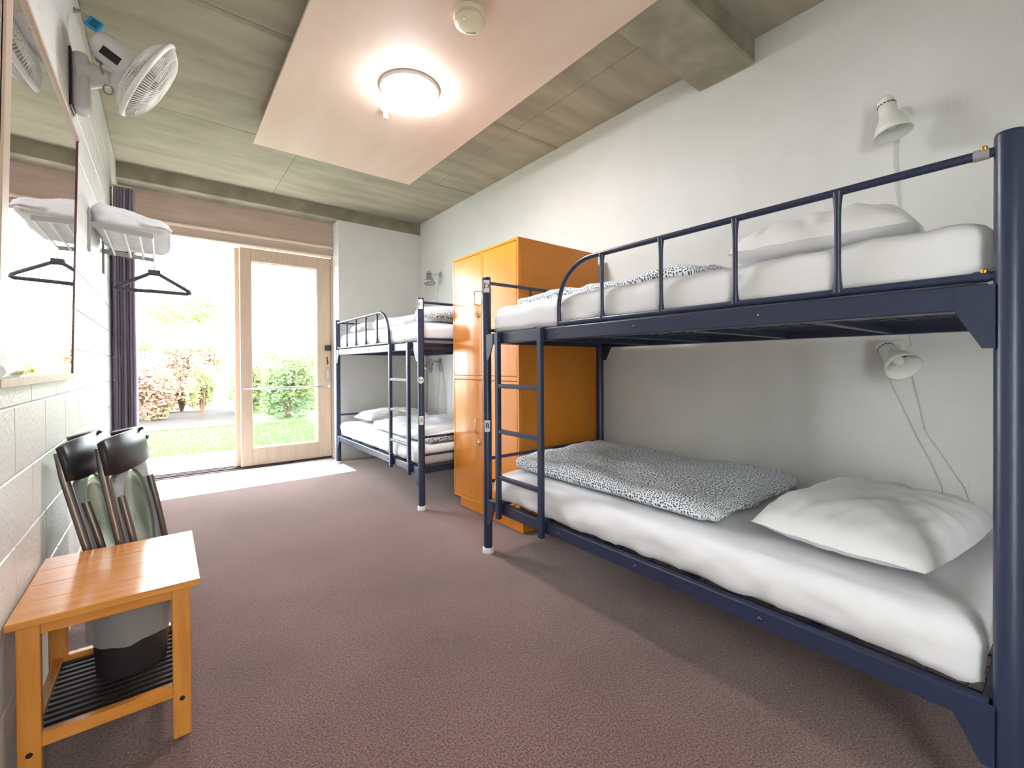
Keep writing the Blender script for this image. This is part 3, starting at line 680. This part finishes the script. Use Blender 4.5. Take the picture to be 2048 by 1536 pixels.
hg = thing('coat_hanger', (-.045, 3.87, 1.56), 'dark plastic coat hanger on the end rod of the wall rack', 'hanger')
hy = 3.875; hx = -.045
hk = [(hx-.018, hy, 1.772), (hx-.016, hy, 1.79), (hx-.002, hy, 1.799), (hx+.012, hy, 1.792), (hx+.016, hy, 1.775), (hx+.008, hy, 1.755), (hx, hy, 1.735), (hx, hy, 1.7)]
MB().tube(hk, .0028, 8).build('hook', 'chrome', hg)
body = [(hx, hy, 1.685), (hx+.03, hy, 1.68), (hx+.07, hy, 1.655), (hx+.16, hy, 1.6), (hx+.19, hy, 1.58), (hx+.195, hy, 1.57), (hx+.18, hy, 1.563), (hx, hy, 1.565), (hx-.18, hy, 1.563), (hx-.205, hy, 1.572), (hx-.195, hy, 1.585), (hx-.16, hy, 1.6), (hx-.07, hy, 1.655), (hx-.03, hy, 1.68)]
MB().tube(body, .0125, 10, closed=True).build('body', 'hanger', hg)
MB().box(hx-.034, hx+.034, hy-.011, hy+.011, 1.672, 1.712, .006).build('neck', 'hanger', hg)

cu = thing('curtain', (-.22, 4.55, 0), 'mauve grey curtain gathered against the block wall by the door', 'curtain')
nf = 7; path = []
for i in range(nf*12+1):
    q = i/(nf*12); x = -.288+.122*q; s = math.cos(q*nf*2*PI)
    path.append((x+.006*math.sin(q*nf*4*PI), 4.56+.2*s*(.9+.1*math.sin(q*17)), q))
V = []; Fs = []; nzr = 30
for k in range(nzr+1):
    z = .012+2.41*k/nzr
    for (x, y, q) in path:
        t = k/nzr; am = 1-.62*max(0, t-.8)/.2
        V.append((x+nz((x*3, z*.8, 2), 2, 4)*.006*(1-t), 4.56+(y-4.56)*am+nz((q*6, z*.7, 0), 2, 8)*.02, z))
n_ = len(path)
Fs = [(k*n_+i, k*n_+i+1, (k+1)*n_+i+1, (k+1)*n_+i) for k in range(nzr) for i in range(n_-1)]
co = MB().add(V, Fs, True).build('cloth', 'curtain', cu); sm = co.modifiers.new('thickness', 'SOLIDIFY'); sm.thickness = .0025
MB().box(XL, XL+.006, 4.5, 4.56, 2.415, 2.47, .002).tube([(XL+.004, 4.53, 2.44), (-.18, 4.53, 2.44)], .007, 8).build('rail_bracket', 'cream_plastic', cu)

# ------------------------------------------------------------------ bench, bin, folding chairs
bx0, bx1, by0, by1, bz = -.298, .076, 1.535, 2.0, .45
be = thing('bench', ((bx0+bx1)/2, (by0+by1)/2, 0), 'oiled pine bench with a dark slatted shelf beside the block wall', 'bench')
for k in range(4):
    a = by0+(by1-by0)*k/4; b = by0+(by1-by0)*(k+1)/4
    MB().box(bx0, bx1, a, b-.0003, bz-.018, bz, .0012).build('top_board', 'pine', be)
lgx = ((bx0+.012, bx0+.054), (bx1-.064, bx1-.022)); lgy = ((by0+.03, by0+.056), (by1-.056, by1-.03))
for (a, b) in lgx:
    for (c, d) in lgy:
        l = MB().box(a, b, c, d, .0, bz-.018, .002).build('leg', 'pine_leg', be)
        if c < 1.7: MB().lathe([(.0065, 0), (.0065, .0015)], ((a+b)/2, c, .11), (0, -1, 0), 12).build('bolt', 'blackflat', l)
for (c, d) in lgy:
    MB().box(lgx[0][1], lgx[1][0], c+.006, d-.004, bz-.055, bz-.018, .001).build('apron', 'pine', be)
    MB().box(lgx[0][1], lgx[1][0], c+.002, d-.002, .118, .15, .001).build('lower_rail', 'pine', be)
for (a, b) in lgx:
    MB().box(a+.01, b-.01, lgy[0][1], lgy[1][0], .118, .15, .001).build('side_rail', 'pine_leg', be)
    MB().box(a+.01, b-.01, lgy[0][1], lgy[1][0], bz-.055, bz-.018, .001).build('side_apron', 'pine_leg', be)
for k in range(13):
    y = lgy[0][1]+.012+k*.0265
    MB().box(lgx[0][0]+.03, lgx[1][1]-.03, y, y+.013, .124, .137, .001).build('slat', 'slat', be)
bc = (-.083, 1.80, .138)
bi = thing('waste_bin', bc, 'charcoal waste bin with a clear liner on the bench shelf', 'bin')
MB().lathe([(0, .002), (.078, .0), (.084, .006), (.097, .225), (.1, .228), (.098, .232), (.094, .226), (.08, .012), (0, .01)], bc, n=36, caps=False).build('bucket', 'bin', bi)
V = []; Fs = []; prof = [(.096, .238), (.103, .236), (.107, .215), (.106, .18), (.103, .14), (.1, .105)]
for i, (r, hh) in enumerate(prof):
    for k in range(48):
        a = 2*PI*k/48; rr = r+nz((math.cos(a)*2, math.sin(a)*2, hh*14), 1.6, 2)*.006*(i/3); V.append((bc[0]+rr*math.cos(a), bc[1]+rr*math.sin(a), bc[2]+hh+nz((math.cos(a)*3, math.sin(a)*3, i), 1, 6)*.012*(i == 5)))
Fs = [(i*48+k, i*48+(k+1) % 48, (i+1)*48+(k+1) % 48, (i+1)*48+k) for i in range(5) for k in range(48)]
MB().add(V, Fs, True).build('liner', 'liner', bi)

def chair(base, top, wdir, lab):
    """folded chair: base and top centre points, width direction"""
    B = Vector(base); T = Vector(top); W = Vector(wdir).normalized(); Ld = (T-B); H = Ld.length; Ld.normalize(); Nn = W.cross(Ld).normalized()
    if Nn.x < 0: Nn = -Nn
    hw = .2
    t = thing('folding_chair', (B.x, B.y, 0), lab, 'chair', 'folding chairs leaning on the block wall')
    P = lambda u, v, n: B+W*u+Ld*v+Nn*n
    for s in (-1, 1):
        MB().tube([P(s*hw, .012, 0), P(s*hw, H*.5, 0), P(s*hw, H*.86, 0), P(s*hw*.98, H*.965, .005)], .0125, 12).build('back_leg', 'alu', t)
        MB().tube([P(s*(hw-.03), .012, .027), P(s*(hw-.03), H*.6, .027), P(s*(hw-.03), H*.74, .024)], .011, 12).build('front_leg', 'alu', t)
    MB().tube([P(-hw+.034, .09, .026), P(hw-.034, .09, .026)], .008, 8).build('stretcher', 'alu', t)
    # moulded back band, curved round the sides
    V = []; n_ = 26
    for i in range(n_+1):
        u = -1+2*i/n_
        bow = .03*(1-abs(u)**2.5); edge = abs(u)**8
        for v in (0, 1):
            for th in (0, 1):
                V.append(P(u*(hw+.02), H*(.835+.165*v)-.012*edge*(2*v-1), bow+.016+(.008 if th else -.008)))
    Fs = []
    for i in range(n_):
        a = i*4; b = a+4; Fs += [(a, b, b+1, a+1), (a+2, a+3, b+3, b+2), (a, a+2, b+2, b), (a+1, b+1, b+3, a+3)]
    Fs += [(0, 1, 3, 2), (n_*4, n_*4+2, n_*4+3, n_*4+1)]
    bk = MB().add(V, Fs, True).build('backrest', 'black', t)
    MB().lathe([(0, 0), (.05, .0), (.05, .012), (0, .013)], P(.07, H*.985, .012), Ld, 20).build('hand_grip', 'black', bk)
    MB().lathe([(.014, 0), (.014, .02), (.008, .024)], P(hw+.012, H*.93, .02), W, 12).build('pivot_knob', 'black', bk)
    # pressed seat panel folded up between the legs, with an oval dish
    hw2 = hw-.012; NA = 64
    def edge(a_):
        cu_, sv_ = math.cos(a_), math.sin(a_); k = min(1/max(1e-6, abs(cu_)), (.44 if sv_ > 0 else .56)/max(1e-6, abs(sv_)))
        return cu_*k, .56+sv_*k
    def sp(u, v, n): return P(u*hw2*(1-.25*max(0, .25-v)/.25), H*(.26+.58*v), n)
    V = []; D = []
    for i in range(5):
        for k in range(NA):
            a_ = 2*PI*k/NA; eu, ev = edge(a_); iu, iv = .78*math.cos(a_), .56+.4*math.sin(a_); f_ = i/4
            V.append(sp(iu+(eu-iu)*f_, iv+(ev-iv)*f_, .012))
    for i in range(9):
        for k in range(NA):
            a_ = 2*PI*k/NA; f_ = 1-i/8; D.append(sp(.78*f_*math.cos(a_), .56+.4*f_*math.sin(a_), .012-.018*max(0, 1-f_*f_)**.6))
    ring = lambda m_: [(i*NA+k, i*NA+(k+1) % NA, (i+1)*NA+(k+1) % NA, (i+1)*NA+k) for i in range(m_) for k in range(NA)]
    st = MB().add(V, ring(4), True).build('seat', 'seatgrey', t); sm = st.modifiers.new('thickness', 'SOLIDIFY'); sm.thickness = .004; sm.offset = 0
    dh = MB().add(D, ring(8), True).build('seat_dish', 'seatmetal', st); sm = dh.modifiers.new('thickness', 'SOLIDIFY'); sm.thickness = .002; sm.offset = 0
    return t
chair((-.085, 2.235, .0), (-.258, 2.235, .80), (.05, .4, 0), 'grey folding chair with black back resting against the block wall')
chair((-.01, 2.235, .0), (-.142, 2.235, .805), (.085, .4, 0), 'grey folding chair with black back stacked in front of the other chair')

# ------------------------------------------------------------------ garden
struct(MB().box(-6, 9, 5.42, 6.7, -.25, -.02), 'floor', 'paving', 'pale concrete paving strip outside the sliding door', 'paving')
struct(MB().box(-14, 20, 6.7, 30, -.4, -.06), 'ground', 'grassbase', 'lawn soil of the garden', 'ground')
random.seed(3)
V = []; Fs = []
for i in range(30000):
    y = 6.72+3.0*random.random()**1.3; x = -1.6+5.6*random.random(); a = random.random()*PI; hh = .025+.03*random.random(); wd = .005
    n = len(V); dx, dy = math.cos(a)*wd, math.sin(a)*wd; lx, ly = random.uniform(-.02, .02), random.uniform(-.02, .02)
    V += [(x-dx, y-dy, -.06), (x+dx, y+dy, -.06), (x+lx, y+ly, -.06+hh)]; Fs.append((n, n+1, n+2))
lw_ = MB().add(V, Fs).build('lawn', 'grass'); tag(lw_, 'short bright lawn outside the sliding door', 'grass', kind='stuff')
tag(struct(MB().box(-6, 1.35, 9.75, 13.6, -.3, -.045), 'ground', 'mulch', 'brown bark mulch bed under the shrubs', 'garden bed'))
def shrub(c, rx, ry, h, z0, n, mat, lab, stems=5, size=.05, group='garden shrubs', nm='shrub', lumps=9):
    t = thing(nm, (c[0], c[1], -.06), lab, 'shrub' if nm == 'shrub' else nm, group)
    L_ = [(random.uniform(-.6, .6), random.uniform(-.6, .6), random.uniform(.15, .85), random.uniform(.3, .55)) for _ in range(lumps)]
    V = []; Fs = []
    for i in range(n):
        lx, ly, lz, lr = random.choice(L_); a = random.random()*2*PI; cz = random.uniform(-1, 1); rr = lr*(random.random()**.4)
        px = lx+rr*math.cos(a)*math.sqrt(1-cz*cz); py = ly+rr*math.sin(a)*math.sqrt(1-cz*cz); pz = lz+rr*cz*.8
        p = Vector((c[0]+px*rx, c[1]+py*ry, max(z0, z0+(h-z0)*max(-.03, pz)/1.15)))
        d = Vector((random.gauss(0, 1), random.gauss(0, 1), random.gauss(0, .7))).normalized(); e = d.orthogonal().normalized(); s = size*random.uniform(.6, 1.3)
        k = len(V); V += [p-d*s, p+e*s*.45, p+d*s, p-e*s*.45]; Fs.append((k, k+1, k+2, k+3))
    o = MB().add(V, Fs).build('foliage', mat, t); o['kind'] = 'stuff'
    for k in range(stems):
        a = 2*PI*k/max(1, stems)+random.random(); q = random.uniform(.35, .6); P = []
        for i in range(6):
            f_ = i/5; P.append((c[0]+math.cos(a)*rx*q*f_**1.3+random.uniform(-.02, .02), c[1]+math.sin(a)*ry*q*f_**1.3, -.08+(h*.72+.08)*f_))
        MB().tube(P, .02, 6, radii=[.028-.004*i for i in range(6)]).build('stem', 'bark', t)
    return t
shrub((-.32, 11.9), .55, .6, 1.35, -.02, 5000, 'leaf_red', 'russet leaved shrub at the edge of the mulch bed', 5)
shrub((.35, 13.75), 1.1, .65, 1.95, .0, 8500, 'leaf_red', 'tall reddish shrub behind the bare stemmed bush', 6)
shrub((.64, 11.6), .3, .35, 1.25, .3, 1500, 'leaf_lime', 'small lime green bush with bare forked stems in the mulch', 7, .045)
shrub((1.55, 12.2), .5, .6, 1.5, -.02, 5200, 'leaf_lime', 'yellow green shrub between the reddish shrub and the hedge', 5)
shrub((-.95, 10.8), .6, .6, .75, -.05, 3600, 'leaf_brown', 'low dry brown shrub in the mulch bed', 4)
shrub((-2.3, 13.7), 1.1, .65, 1.6, -.02, 6500, 'leaf_brown', 'brownish shrub behind the low dry shrub', 5)
for k, (x, y, wd, hh) in enumerate([(2.05, 10.3, .58, 1.42), (3.4, 10.4, .58, 1.4), (4.85, 10.7, .68, 1.55), (6.5, 10.7, .72, 1.6)]):
    shrub((x, y), wd, .62, hh, -.05, 6500, 'leaf_dark', ['clipped dark green hedge bush nearest the mulch bed', 'second dark green hedge bush along the lawn', 'third dark green hedge bush along the lawn', 'last dark green hedge bush along the lawn'][k], 4, .045, 'dark hedge bushes by the lawn', lumps=14)
for k, (x, wd, hh) in enumerate([(2.72, .55, 1.55), (4.1, .6, 1.6), (5.6, .68, 1.7)]):
    shrub((x, 12.25), wd, .6, hh, -.05, 5600, 'leaf_green', ['rounded mid green shrub behind the first two hedge bushes', 'rounded mid green shrub behind the third hedge bush', 'rounded mid green shrub behind the last hedge bush'][k], 4, .05, 'mid green shrubs behind the hedge', lumps=14)
for k, (x, mt) in enumerate([(2.95, 'leaf_lime'), (5.5, 'leaf_green')]):
    shrub((x, 13.9), 1.05, .65, 1.85, -.02, 7500, mt, ['wide yellow green shrub in front of the back row', 'wide mid green shrub in front of the back row'][k], 5, .06)
for k, (x, y) in enumerate([(-4.0, 16.2), (-.05, 16.1), (3.95, 16.1), (7.95, 16.2), (11.95, 16.3)]):
    shrub((x, y), 1.7, 1.0, 2.35, -.05, 9000, 'leaf_green', 'big loose green shrub in the row at the back of the garden', 5, .07, 'back row shrubs')
shrub((.9, 21), 2.2, 1.6, 4.6, 1.6, 3800, 'leaf_green', 'airy pale tree far beyond the garden shrubs', 6, .09, None, 'tree')
